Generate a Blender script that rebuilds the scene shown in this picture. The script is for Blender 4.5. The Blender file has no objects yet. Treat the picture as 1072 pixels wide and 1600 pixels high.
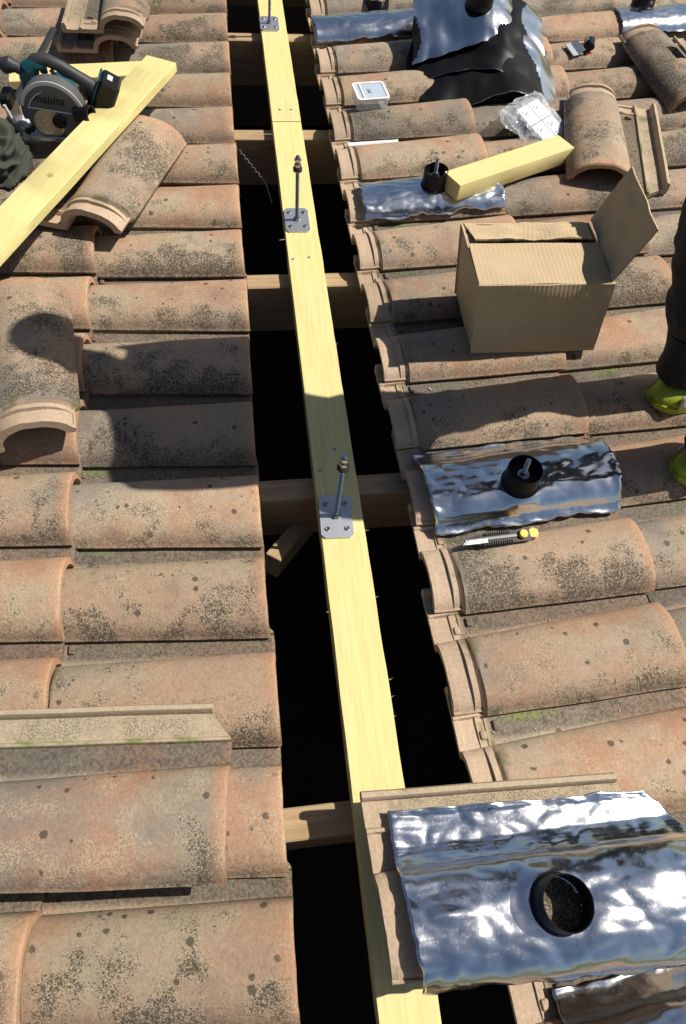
import bpy, math, random
from mathutils import Matrix, Vector, noise
R = math.radians
sc = bpy.context.scene
col = sc.collection

# ------------------------------------------------------------------ camera, sky, sun, exposure
PITCH = R(17)                                   # roof pitch; the roof falls towards +X
RM = Matrix.Rotation(PITCH, 4, 'Y')             # roof frame (X down the slope, Y along the eaves, Z normal) -> world
F = 1059.5                                      # focal length in photo pixels (1072 x 1600)
CAMR = Matrix(((0.99031727, 0.06733152, -0.12140087),
               (-0.11975145, 0.85670317, -0.50171632),
               (0.07022319, 0.51139626, 0.85647099)))
CAMC = Vector((-0.0054, -0.4632, 1.2865))
cam = bpy.data.objects.new('camera', bpy.data.cameras.new('camera'))
col.objects.link(cam)
cam.matrix_world = RM @ (Matrix.Translation(CAMC) @ CAMR.to_4x4())
cam.data.sensor_fit = 'VERTICAL'
cam.data.sensor_height = 36
cam.data.lens = 36 * F / 1600
cam.data.clip_start = 0.02
cam.data.clip_end = 5000
sc.camera = cam

SUN_EL, SUN_AZ = R(54), R(2.5)                    # in the roof frame: above the plane, and from +X towards +Y
sun_r = Vector((math.cos(SUN_EL) * math.cos(SUN_AZ), math.cos(SUN_EL) * math.sin(SUN_AZ), math.sin(SUN_EL)))
sun_w = RM.to_3x3() @ sun_r
world = bpy.data.worlds.new('World')
sc.world = world
world.use_nodes = True
wn = world.node_tree
sky = wn.nodes.new('ShaderNodeTexSky')
sky.sky_type = 'NISHITA'
sky.sun_disc = False
sky.sun_elevation = math.asin(sun_w.z)
sky.sun_rotation = math.atan2(sun_w.x, sun_w.y)
wn.nodes['Background'].inputs['Strength'].default_value = 0.055
wn.links.new(sky.outputs[0], wn.nodes['Background'].inputs['Color'])
sl = bpy.data.lights.new('sun', 'SUN')
sl.energy = 5.0
sl.angle = R(0.53)
sl.color = (1.0, 0.93, 0.82)
so = bpy.data.objects.new('sun', sl)
col.objects.link(so)
so.rotation_euler = sun_w.to_track_quat('Z', 'Y').to_euler()
so.location = (2, 0, 5)
sc.view_settings.view_transform = 'Standard'
sc.view_settings.look = 'None'
sc.view_settings.exposure = 0.30
sc.view_settings.gamma = 1.0
sc.view_settings.use_curve_mapping = False


# ------------------------------------------------------------------ helpers
def at(px, py, z=0.0):
    """roof-frame point where the ray through a photo pixel meets the level z above the roof plane"""
    d = CAMR @ Vector(((px - 536) / F, (800 - py) / F, -1.0))
    return CAMC + d * ((z - CAMC.z) / d.z)


def n3(x, y, z=0.0):
    return noise.noise(Vector((x, y, z)))


def T(x, y=0, z=0):
    return Matrix.Translation((x, y, z)) if not isinstance(x, Vector) else Matrix.Translation(x)


def Rz(a): return Matrix.Rotation(a, 4, 'Z')
def Rx(a): return Matrix.Rotation(a, 4, 'X')
def Ry(a): return Matrix.Rotation(a, 4, 'Y')


class MB:
    def __init__(self):
        self.v = []; self.f = []; self.mi = []; self.cm = 0

    def add(self, vs, fs, M=None):
        o = len(self.v)
        self.v += [tuple(M @ Vector(p)) if M else tuple(p) for p in vs]
        self.f += [tuple(i + o for i in f) for f in fs]
        self.mi += [self.cm] * len(fs)

    def box(self, x0, x1, y0, y1, z0, z1, M=None, b=0.0):
        if b <= 0:
            vs = [(x, y, z) for z in (z0, z1) for y in (y0, y1) for x in (x0, x1)]
            fs = [(0, 2, 3, 1), (4, 5, 7, 6), (0, 1, 5, 4), (2, 6, 7, 3), (0, 4, 6, 2), (1, 3, 7, 5)]
            self.add(vs, fs, M)
        else:                                            # chamfered box
            vs = []; idx = {}
            for sx in (0, 1):
                for sy in (0, 1):
                    for sz in (0, 1):
                        X = (x0, x1)[sx]; Y = (y0, y1)[sy]; Z = (z0, z1)[sz]
                        ix = b if sx == 0 else -b; iy = b if sy == 0 else -b; iz = b if sz == 0 else -b
                        for ax, p in enumerate(((X, Y + iy, Z + iz), (X + ix, Y, Z + iz), (X + ix, Y + iy, Z))):
                            idx[(sx, sy, sz, ax)] = len(vs); vs.append(p)
            fs = []
            def key(ax, a, s, t):
                k = [0, 0, 0]; k[ax] = a; o = [i for i in range(3) if i != ax]; k[o[0]] = s; k[o[1]] = t
                return tuple(k)
            for ax in range(3):
                for a in (0, 1):
                    q = [idx[key(ax, a, s, t) + (ax,)] for s, t in ((0, 0), (1, 0), (1, 1), (0, 1))]
                    fs.append(tuple(q))
            for ax in range(3):
                o = [i for i in range(3) if i != ax]
                for s in (0, 1):
                    for t in (0, 1):
                        k0 = [0] * 3; k1 = [0] * 3
                        k0[ax] = 0; k1[ax] = 1
                        k0[o[0]] = k1[o[0]] = s; k0[o[1]] = k1[o[1]] = t
                        fs.append((idx[tuple(k0) + (o[0],)], idx[tuple(k1) + (o[0],)], idx[tuple(k1) + (o[1],)], idx[tuple(k0) + (o[1],)]))
            for sx in (0, 1):
                for sy in (0, 1):
                    for sz in (0, 1):
                        fs.append(tuple(idx[(sx, sy, sz, a)] for a in range(3)))
            self.add(vs, fs, M)

    def lathe(self, prof, n=24, M=None, cap=True):
        vs = []; fs = []
        for r, z in prof:
            for i in range(n):
                a = 2 * math.pi * i / n
                vs.append((r * math.cos(a), r * math.sin(a), z))
        for k in range(len(prof) - 1):
            for i in range(n):
                j = (i + 1) % n
                fs.append((k * n + i, k * n + j, (k + 1) * n + j, (k + 1) * n + i))
        if cap:
            fs.append(tuple(range(n))[::-1]); fs.append(tuple((len(prof) - 1) * n + i for i in range(n)))
        self.add(vs, fs, M)

    def tube(self, pts, rad, n=10, M=None, flat=1.0):
        pts = [Vector(p) for p in pts]
        rr = rad if isinstance(rad, (list, tuple)) else [rad] * len(pts)
        vs = []; fs = []; up = Vector((0.13, 0.21, 0.97))
        for i, p in enumerate(pts):
            t = (pts[min(i + 1, len(pts) - 1)] - pts[max(i - 1, 0)]).normalized()
            a = t.cross(up)
            if a.length < .1: a = t.cross(Vector((1, 0, 0)))
            a.normalize(); b = a.cross(t)
            for k in range(n):
                w = 2 * math.pi * k / n
                vs.append(p + (a * math.cos(w) + b * math.sin(w) * flat) * rr[i])
        for i in range(len(pts) - 1):
            for k in range(n):
                j = (k + 1) % n
                fs.append((i * n + k, i * n + j, (i + 1) * n + j, (i + 1) * n + k))
        fs.append(tuple(range(n))[::-1]); fs.append(tuple((len(pts) - 1) * n + k for k in range(n)))
        self.add(vs, fs, M)

    def prism(self, poly, d0, d1, M=None):
        """polygon in local XZ, extruded along local Y from d0 to d1"""
        n = len(poly)
        vs = [(x, d0, z) for x, z in poly] + [(x, d1, z) for x, z in poly]
        fs = [tuple(range(n)), tuple(range(n, 2 * n))[::-1]] + [(i, i + n, (i + 1) % n + n, (i + 1) % n) for i in range(n)]
        self.add(vs, fs, M)

    def sheet(self, fn, nu, nv, th=0.0, skip=None):
        vs = [fn(i / nu, j / nv) for i in range(nu + 1) for j in range(nv + 1)]
        w = nv + 1
        fs = [(i * w + j, (i + 1) * w + j, (i + 1) * w + j + 1, i * w + j + 1) for i in range(nu) for j in range(nv)
              if not (skip and skip(vs[i * w + j], vs[(i + 1) * w + j + 1]))]
        self.add(vs, fs)

    def mesh(self, name, mats, sharp=35):
        me = bpy.data.meshes.new(name)
        me.from_pydata(self.v, [], self.f)
        me.update()
        import bmesh
        bm = bmesh.new(); bm.from_mesh(me)
        bmesh.ops.recalc_face_normals(bm, faces=bm.faces)
        bm.to_mesh(me); bm.free()
        for m in (mats if isinstance(mats, (list, tuple)) else [mats]):
            me.materials.append(m)
        me.polygons.foreach_set('material_index', self.mi)
        me.polygons.foreach_set('use_smooth', [True] * len(me.polygons))
        me.set_sharp_from_angle(angle=R(sharp))
        return me

    def build(self, name, mats, parent=None, M=None, sharp=35):
        return link(name, self.mesh(name, mats, sharp), parent, M)


def link(name, data, parent=None, M=None):
    """M is in the roof frame for top-level objects, in the parent's frame for parts"""
    o = bpy.data.objects.new(name, data)
    col.objects.link(o)
    if parent is not None:
        o.parent = parent
        if M: o.matrix_basis = M
    else:
        o.matrix_world = RM @ (M if M else Matrix())
    return o


def thing(name, label, cat, M=None, group=None):
    o = link(name, None, None, M)
    o.empty_display_size = 0.05
    return tag(o, label, cat, group)


def tag(o, label, cat, group=None):
    o['label'] = label; o['category'] = cat
    if group: o['group'] = group
    return o


def struct(o, label=None, kind='structure'):
    o['kind'] = kind
    if label: o['label'] = label
    return o


# ------------------------------------------------------------------ materials
class NT:
    def __init__(self, name):
        self.m = bpy.data.materials.new(name); self.m.use_nodes = True
        self.t = self.m.node_tree; self.b = self.t.nodes['Principled BSDF']

    def n(self, typ, **kw):
        nd = self.t.nodes.new('ShaderNode' + typ)
        for k, v in kw.items():
            if k.startswith('i_'):
                nd.inputs[k[2:].replace('_', ' ')].default_value = v
            else: setattr(nd, k, v)
        return nd

    def l(self, a, b): self.t.links.new(a, b)

    def math(self, op, a, b=None, c=None, clamp=False):
        nd = self.n('Math', operation=op, use_clamp=clamp)
        for i, v in enumerate((a, b, c)):
            if v is None: continue
            if isinstance(v, (int, float)): nd.inputs[i].default_value = v
            else: self.l(v, nd.inputs[i])
        return nd.outputs[0]

    def ss(self, v, lo, hi, a=0.0, b=1.0):
        nd = self.n('MapRange', interpolation_type='SMOOTHSTEP')
        self.l(v, nd.inputs[0])
        for i, x in enumerate((lo, hi, a, b)): nd.inputs[i + 1].default_value = x
        return nd.outputs[0]

    def mix(self, f, a, b):
        nd = self.n('Mix', data_type='RGBA')
        for s, v in ((nd.inputs[0], f), (nd.inputs[6], a), (nd.inputs[7], b)):
            if isinstance(v, (int, float)): s.default_value = v
            elif isinstance(v, tuple): s.default_value = (*v, 1) if len(v) == 3 else v
            else: self.l(v, s)
        return nd.outputs[2]

    def noise(self, vec, scale, detail=3.0, rough=0.55):
        nd = self.n('TexNoise'); nd.inputs['Scale'].default_value = scale
        nd.inputs['Detail'].default_value = detail; nd.inputs['Roughness'].default_value = rough
        if vec is not None: self.l(vec, nd.inputs['Vector'])
        return nd.outputs['Fac']

    def voro(self, vec, scale):
        nd = self.n('TexVoronoi'); nd.inputs['Scale'].default_value = scale
        self.l(vec, nd.inputs['Vector'])
        return nd

    def bump(self, h, strength, dist=0.001, prev=None):
        nd = self.n('Bump'); nd.inputs['Strength'].default_value = strength; nd.inputs['Distance'].default_value = dist
        self.l(h, nd.inputs['Height'])
        if prev: self.l(prev, nd.inputs['Normal'])
        self.l(nd.outputs[0], self.b.inputs['Normal'])
        return nd.outputs[0]

    def objvec(self, rand=True):
        tc = self.n('TexCoord')
        if not rand: return tc.outputs['Object'], tc.outputs['Object']
        oi = self.n('ObjectInfo')
        ad = self.n('VectorMath', operation='MULTIPLY_ADD')
        cx = self.n('CombineXYZ')
        for i, k in enumerate((31.7, 17.3, 53.1)):
            self.l(self.math('MULTIPLY', oi.outputs['Random'], k), cx.inputs[i])
        ad2 = self.n('VectorMath', operation='ADD')
        self.l(tc.outputs['Object'], ad2.inputs[0]); self.l(cx.outputs[0], ad2.inputs[1])
        self.rand = oi.outputs['Random']
        return tc.outputs['Object'], ad2.outputs[0]


TL, TP, TE = 0.464, 0.205, 0.391                # tile length, row pitch, exposed length


def tile_material():
    k = NT('weathered_terracotta')
    oi = k.n('ObjectInfo'); k.rand = oi.outputs['Random']
    at_ = k.n('Attribute', attribute_name='tile_coord'); raw = at_.outputs['Vector']
    cx = k.n('CombineXYZ')
    for i, q in enumerate((31.7, 17.3, 53.1)): k.l(k.math('MULTIPLY', k.rand, q), cx.inputs[i])
    ad = k.n('VectorMath', operation='ADD'); k.l(raw, ad.inputs[0]); k.l(cx.outputs[0], ad.inputs[1])
    v = ad.outputs[0]
    sp = k.n('SeparateXYZ'); k.l(raw, sp.inputs[0])
    x, y = sp.outputs[0], sp.outputs[1]
    n_lo = k.noise(v, 5.0, 3); n_mid = k.noise(v, 17.0, 4, .6); n_hi = k.noise(v, 160.0, 4, .7)
    rnd2 = k.math('FRACT', k.math('MULTIPLY', k.rand, 7.31))
    terra = k.mix(rnd2, (.335, .19, .12), (.355, .25, .172))
    beige = (.345, .278, .195)
    grey = (.175, .16, .142)
    c = k.mix(k.ss(n_lo, .40, .62), terra, beige)
    # smoke-grey flashing towards the head and in bands
    gx = k.math('ADD', k.ss(x, .05, .34, .55, 0.0), k.math('MULTIPLY', k.math('SUBTRACT', n_lo, .5), 1.5))
    gx = k.math('ADD', gx, k.math('MULTIPLY', k.math('SUBTRACT', k.rand, .5), 1.0))
    c = k.mix(k.math('MULTIPLY', k.ss(gx, .1, .75), .85), c, grey)
    c = k.mix(k.ss(k.noise(v, 60, 3), .45, .7, 0, .25), c, (.2, .15, .11))
    c = k.mix(k.ss(k.noise(v, 9, 3, .6), .52, .74, 0, .40), c, (.15, .12, .10))
    # orange foot lip
    foot = k.ss(k.math('ADD', x, k.math('MULTIPLY', n_mid, .02)), TL - .028, TL + .002, 0, .8)
    c = k.mix(foot, c, (.40, .225, .135))
    # pale lichen crust: grains
    body = k.ss(x, .055, .075)
    lower = k.ss(y, .145, .02, .0, 1.0)
    nd = k.n('TexNoise'); nd.inputs['Scale'].default_value = 240; nd.inputs['Detail'].default_value = 2; k.l(v, nd.inputs['Vector'])
    vm_ = k.n('VectorMath', operation='MULTIPLY_ADD'); k.l(nd.outputs['Color'], vm_.inputs[0]); vm_.inputs[1].default_value = (.005, .005, .005); k.l(v, vm_.inputs[2])
    vj = vm_.outputs[0]
    vl = k.voro(vj, 330)
    crust_m = k.ss(k.math('ADD', n_mid, k.math('MULTIPLY', lower, .08)), .46, .66)
    crust = k.math('MULTIPLY', k.math('MULTIPLY', k.ss(vl.outputs['Distance'], .62, .35), crust_m), .75)
    c = k.mix(k.math('MULTIPLY', crust, body), c, (.40, .345, .235))
    # black speckles: fine, medium, blots
    den = k.math('ADD', k.math('ADD', n_mid, k.math('MULTIPLY', lower, .22)), k.math('MULTIPLY', k.math('SUBTRACT', n_lo, .5), .9))
    den = k.math('ADD', den, k.math('MULTIPLY', k.math('SUBTRACT', rnd2, .5), .24))
    vf = k.voro(vj, 420)
    th = k.ss(den, .46, .88, .0, .60)
    f1 = k.math('MULTIPLY', k.math('LESS_THAN', vf.outputs['Distance'], th), .8)
    vm = k.voro(vj, 150)
    f2 = k.math('LESS_THAN', vm.outputs['Distance'], k.ss(den, .52, .90, .05, .42))
    vb = k.voro(vj, 46)
    sb = k.n('SeparateColor'); k.l(vb.outputs['Color'], sb.inputs[0])
    blot_r = k.math('MULTIPLY', k.math('GREATER_THAN', sb.outputs[0], .72), k.math('MULTIPLY', sb.outputs[1], .30))
    f3 = k.ss(k.math('SUBTRACT', k.math('ADD', vb.outputs['Distance'], k.math('MULTIPLY', n_hi, .12)), blot_r), .12, .04, 0, .8)
    spk = k.math('MAXIMUM', k.math('MAXIMUM', f1, k.math('MULTIPLY', f2, .85)), f3)
    spk = k.math('MULTIPLY', spk, k.math('MULTIPLY', body, k.ss(x, TL - .002, TL - .035, .25, 1.0)))
    c = k.mix(spk, c, k.mix(n_hi, (.032, .025, .02), (.065, .05, .04)))
    # grime in the pan and along the barrel's foot
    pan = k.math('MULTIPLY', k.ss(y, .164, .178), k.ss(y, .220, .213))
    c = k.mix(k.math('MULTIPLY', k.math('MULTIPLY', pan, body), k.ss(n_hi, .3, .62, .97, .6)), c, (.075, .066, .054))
    soot = k.math('MULTIPLY', k.ss(k.math('ADD', y, k.math('MULTIPLY', n_mid, .05)), .065, .03), k.ss(n_hi, .3, .6, 1.0, .35))
    c = k.mix(k.math('MULTIPLY', k.math('MULTIPLY', soot, body), .5), c, (.085, .062, .047))
    rim = k.ss(y, .213, .219)
    c = k.mix(k.math('MULTIPLY', rim, .75), c, (.42, .345, .24))
    moss = k.math('MULTIPLY', k.math('MULTIPLY', k.ss(y, .210, .217), k.ss(y, .230, .221)), k.ss(n_mid, .45, .62))
    c = k.mix(k.math('MULTIPLY', moss, .85), c, (.14, .17, .04))
    dirt = k.math('MULTIPLY', k.math('MULTIPLY', k.ss(y, .221, .229), k.ss(y, .267, .258)), k.ss(k.noise(v, 420, 2), .42, .6))
    c = k.mix(k.math('MULTIPLY', dirt, k.ss(n_mid, .35, .6, .15, .75)), c, (.1, .085, .06))
    mo2 = k.math('MULTIPLY', k.math('MULTIPLY', k.ss(y, .190, .201), k.ss(y, .216, .208)), k.math('MULTIPLY', k.ss(n_lo, .60, .70), k.ss(n_hi, .35, .6)))
    c = k.mix(k.math('MULTIPLY', k.math('MULTIPLY', mo2, body), .8), c, (.15, .19, .035))
    # clean head that used to be covered
    head = k.ss(k.math('ADD', x, k.math('MULTIPLY', n_hi, .006)), .066, .060)
    c = k.mix(k.math('MULTIPLY', head, .9), c, k.mix(n_mid, (.47, .36, .265), (.39, .29, .20)))
    hm = k.math('MULTIPLY', k.math('MULTIPLY', k.ss(x, .035, .055), k.ss(x, .085, .062)), k.ss(n_mid, .5, .62))
    c = k.mix(k.math('MULTIPLY', hm, .6), c, (.10, .10, .035))
    gr = k.n('Mix', data_type='RGBA', blend_type='MULTIPLY'); gr.inputs[0].default_value = 1
    vg = k.math('MULTIPLY', k.ss(n_hi, .25, .75, .86, 1.14), k.math('ADD', .84, k.math('MULTIPLY', k.math('FRACT', k.math('MULTIPLY', k.rand, 13.7)), .30)))
    cg_ = k.n('CombineColor')
    for i in range(3): k.l(vg, cg_.inputs[i])
    k.l(c, gr.inputs[6]); k.l(cg_.outputs[0], gr.inputs[7]); c = gr.outputs[2]
    k.l(c, k.b.inputs['Base Color'])
    k.l(k.ss(n_mid, .3, .7, .62, .9), k.b.inputs['Roughness'])
    k.b.inputs['Specular IOR Level'].default_value = .3
    h = k.math('ADD', n_hi, k.math('MULTIPLY', n_mid, .6))
    k.bump(h, .8, .0014)
    return k.m


def wood_material(name, base, dark, grain=1.0, rough=.65, sawmarks=True):
    k = NT(name)
    raw, v = k.objvec()
    mp = k.n('Mapping'); mp.inputs['Scale'].default_value = (1.2, 22, 22); k.l(v, mp.inputs['Vector'])
    g = k.noise(mp.outputs[0], 5, 5, .65)
    mp2 = k.n('Mapping'); mp2.inputs['Scale'].default_value = (3, 90, 90); k.l(v, mp2.inputs['Vector'])
    g2 = k.noise(mp2.outputs[0], 6, 3, .6)
    lo = k.noise(v, 3.5, 2)
    c = k.mix(k.ss(g, .38, .68, 0, .75 * grain), base, dark)
    c = k.mix(k.ss(g2, .5, .75, 0, .45 * grain), c, tuple(a * .62 for a in dark))
    c = k.mix(k.ss(lo, .35, .7, 0, .5), c, tuple(a * b for a, b in zip(base, (.93, .97, .74))))
    vk = k.voro(v, 7.0)
    sc_ = k.n('SeparateColor'); k.l(vk.outputs['Color'], sc_.inputs[0])
    kn = k.math('MULTIPLY', k.math('GREATER_THAN', sc_.outputs[0], .72), k.ss(vk.outputs['Distance'], .09, .03))
    c = k.mix(k.math('MULTIPLY', kn, .65), c, (.30, .2, .07))
    k.l(c, k.b.inputs['Base Color'])
    k.b.inputs['Roughness'].default_value = rough
    k.b.inputs['Specular IOR Level'].default_value = .25
    h = k.math('ADD', k.math('MULTIPLY', g, .6), k.math('MULTIPLY', g2, .6))
    if sawmarks:
        mp3 = k.n('Mapping'); mp3.inputs['Scale'].default_value = (160, 14, 20); k.l(v, mp3.inputs['Vector'])
        h = k.math('ADD', h, k.math('MULTIPLY', k.noise(mp3.outputs[0], 2, 3), .55))
    k.bump(h, .5, .0014)
    return k.m


def metal_material(name, colr, rough, bump_s, scale, dist=.002):
    k = NT(name)
    raw, v = k.objvec()
    k.b.inputs['Metallic'].default_value = 1
    k.b.inputs['Base Color'].default_value = (*colr, 1)
    n = k.noise(v, scale, 4, .6)
    k.l(k.ss(k.noise(v, scale * .6, 3), .3, .7, rough * .75, rough * 1.5), k.b.inputs['Roughness'])
    k.bump(n, bump_s, dist)
    return k.m


def plain(name, colr, rough=.5, metal=0.0, var=.12, scale=30, bump_s=.15, spec=.4, dist=.001):
    k = NT(name)
    raw, v = k.objvec()
    n = k.noise(v, scale, 4, .6)
    k.l(k.mix(n, tuple(max(0, a * (1 - var)) for a in colr), tuple(min(1, a * (1 + var)) for a in colr)), k.b.inputs['Base Color'])
    k.b.inputs['Roughness'].default_value = rough
    k.b.inputs['Metallic'].default_value = metal
    k.b.inputs['Specular IOR Level'].default_value = spec
    if bump_s: k.bump(n, bump_s, dist)
    return k.m


def card_material():
    k = NT('corrugated_cardboard')
    at_ = k.n('Attribute', attribute_name='panel_coord'); raw = v = at_.outputs['Vector']
    sp = k.n('SeparateXYZ'); k.l(raw, sp.inputs[0])
    n = k.noise(v, 26, 4); n2 = k.noise(v, 130, 3, .7)
    w = k.math('SINE', k.math('MULTIPLY', k.math('ADD', sp.outputs[0], k.math('MULTIPLY', n, .0012)), 2 * math.pi / .0105))
    fade = k.ss(k.noise(v, 9, 2), .35, .6, .25, 1.0)
    c = k.mix(n, (.45, .345, .215), (.52, .41, .265))
    c = k.mix(k.math('MULTIPLY', k.ss(w, .0, 1.0), k.math('MULTIPLY', fade, .30)), c, (.32, .24, .145))
    c = k.mix(k.ss(n2, .55, .8, 0, .35), c, (.27, .19, .10))
    k.l(c, k.b.inputs['Base Color']); k.b.inputs['Roughness'].default_value = .85
    k.b.inputs['Specular IOR Level'].default_value = .15
    k.bump(k.math('ADD', k.math('MULTIPLY', k.math('MULTIPLY', w, fade), .5), k.math('MULTIPLY', n, .6)), .25, .0012)
    return k.m


def flash_material():
    k = NT('aluminium_flashing')
    raw, v = k.objvec()
    k.b.inputs['Metallic'].default_value = 1
    n1 = k.noise(v, 26, 3, .55); n2 = k.noise(v, 75, 4, .62); n3_ = k.noise(v, 9, 2)
    k.l(k.mix(n3_, (.80, .82, .85), (.68, .71, .75)), k.b.inputs['Base Color'])
    k.l(k.math('ADD', k.ss(n3_, .3, .7, .15, .22), k.ss(k.noise(v, 210, 3, .7), .5, .8, 0, .12)), k.b.inputs['Roughness'])
    p = k.bump(n1, .20, .0025)
    k.bump(k.noise(v, 110, 2, .5), .04, .0008, p)
    return k.m


def clear_material(name, tint, alpha, rough=.12, bump_s=.6, scale=60):
    k = NT(name)
    raw, v = k.objvec()
    k.b.inputs['Base Color'].default_value = (*tint, 1)
    k.b.inputs['Roughness'].default_value = rough
    k.b.inputs['Alpha'].default_value = alpha
    k.b.inputs['Specular IOR Level'].default_value = .9
    k.bump(k.noise(v, scale, 3), bump_s, .004)
    return k.m


M_TILE = tile_material()
M_PINE = wood_material('treated_pine', (.66, .58, .285), (.57, .47, .20), .95)
M_OLD = wood_material('old_rafter_timber', (.40, .29, .18), (.25, .165, .09), 1.0, .8, False)
M_FLASH = flash_material()
M_BACK_DARK_REFL = plain('black_backing_and_dark_reflection', (.007, .007, .008), .42, spec=.15, bump_s=.15, dist=.003, scale=18)  # butyl underside, and the dark reflection painted on the heaped sheets' tops
M_BLACK = plain('black_plastic', (.008, .008, .009), .36, spec=.25, bump_s=.05)
M_RUBBER = plain('black_rubber', (.02, .02, .021), .6)
M_ZINC = plain('zinc_plate', (.50, .52, .57), .42, metal=.8, var=.05, scale=40, bump_s=0)
M_STEEL = metal_material('bright_steel', (.42, .42, .42), .22, .1, 200)
M_DSTEEL = metal_material('dark_steel', (.3, .3, .31), .3, .1, 200)
M_CARD = card_material()
M_TROUSER = plain('black_trouser_cloth', (.018, .018, .022), .85, bump_s=.5, scale=60, dist=.004)
M_JACKET = plain('dark_navy_jacket_cloth', (.03, .035, .05), .85, bump_s=.4, scale=60, dist=.004)
M_LIME = plain('lime_shoe_mesh', (.30, .39, .03), .6, bump_s=.5, scale=240)
M_WHITE = plain('white_shoe_foam', (.62, .62, .60), .55)
M_SKIN = plain('skin', (.52, .32, .23), .5)
M_HAIR = plain('dark_hair', (.03, .022, .016), .6, bump_s=.6, scale=200)
M_OLIVE = plain('olive_cloth', (.045, .05, .04), .9, bump_s=.5, scale=90, dist=.003)
M_TEAL = plain('teal_plastic', (.008, .065, .085), .35)
M_GREY = plain('grey_cast_metal', (.13, .133, .14), .42, metal=.3, var=.06)
M_LGREY = plain('light_grey_paint', (.55, .56, .58), .4, var=.05)
M_CHAR = plain('charcoal_rubber', (.03, .032, .036), .55)
M_YEL = plain('yellow_plastic', (.75, .47, .03), .4, var=.06)
M_BLADE = metal_material('saw_blade_steel', (.5, .47, .42), .32, .15, 150)
M_RED = plain('red_plastic', (.5, .05, .03), .4)
M_LID = clear_material('frosted_lid', (.50, .60, .72), .72, .25, .1)
M_TUB = clear_material('clear_tub', (.75, .8, .85), .35, .1, .1)
M_RIM = plain('white_plastic_rim', (.75, .74, .72), .35, var=.04)
M_FILM = clear_material('crinkled_film', (.85, .9, .98), .30, .08, 1.0, 45)
M_PLATE = plain('pale_zinc_plate', (.60, .66, .74), .4, metal=.35, var=.06)
M_INK = plain('black_ink', (.02, .02, .025), .6)
M_PAPER = plain('white_paper', (.80, .80, .82), .6, var=.03)
M_ATTIC = plain('shade_dark_attic_board', (.03, .026, .022), .95, var=.4, scale=6)  # near-black colour puts the attic's deep shade into the floor itself
M_WALL = plain('rendered_masonry', (.32, .29, .25), .9, var=.2, scale=8)
M_GRASS = plain('dry_ground', (.10, .11, .05), .95, var=.4, scale=.6)
M_DEBRIS = plain('wood_chips', (.40, .31, .19), .8, var=.5, scale=90)
M_WIRE = metal_material('galvanised_wire', (.6, .6, .6), .35, .1, 200)


# ------------------------------------------------------------------ roof tile
def smooth(a, b, x):
    t = min(1, max(0, (x - a) / (b - a))); return t * t * (3 - 2 * t)


def tile_section(x):
    """outer and inner section points (y, z) of the tile at distance x from its head"""
    t = x / TL
    bw = .158 + .018 * t
    bh = .048 + .012 * t
    hb = smooth(.056, .062, x)                   # 0 in the recessed head, 1 in the body
    y0 = .007 * (1 - t) + .010 * (1 - hb)
    bh *= .90 + .10 * hb
    off = 0.0                                    # ribs and grooves of the head lock
    if x < .0105: off = .001
    elif x < .0405: off = -.005
    elif x < .0525: off = .0015
    elif x < .0575: off = -.005
    if x > TL - .0015: off = -.0035
    elif x > TL - .006: off = -.0008
    low = .0165
    e = .002
    out = [(y0 + e, low), (y0 - .001, low + .003), (y0 - .0015, low + .008), (y0 + .0015, low + .0105)]
    inn = [(y0 + .010, low), (y0 + .0105, low + .002), (y0 + .0108, low + .005), (y0 + .0112, low + .008)]
    A = 18
    w = bw - y0
    for i in range(A + 1):
        s = .10 + .90 * i / A
        a = math.pi * s
        zb = .012 if s > .5 else .010
        y = y0 + w / 2 * (1 - math.cos(a))
        sh = math.sin(a) ** .82 if 0 < s < 1 else 0.0
        z = zb + bh * sh + off * (sh if sh > .25 else .25)
        out.append((y, z))
        wi = w - .022
        inn.append((y0 + .011 + wi / 2 * (1 - math.cos(a)), max(.0, (zb - .011) + (bh - .001) * sh)))
    o2 = off * .6
    pan = [(.181, .0115 + o2), (.196, .0115 + o2), (.213, .012 + o2), (.2155, .017), (.2205, .017), (.223, .011), (.240, .0095), (.262, .011),
           (.2635, .023), (.2665, .0285), (.2745, .0275), (.2775, .020), (.2775, .010)]
    for y, z in pan:
        out.append((y, z)); inn.append((min(y, .2765), 0.0))
    return out, inn


XS = [0, .003, .010, .011, .014, .037, .040, .0410, .044, .050, .0520, .0530, .0555, .058, .062, .066, .10, .14, .18, .22, .26, .30, .34, .38, .41, .43, .445, TL - .007, TL - .003, TL - .001, TL]


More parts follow.
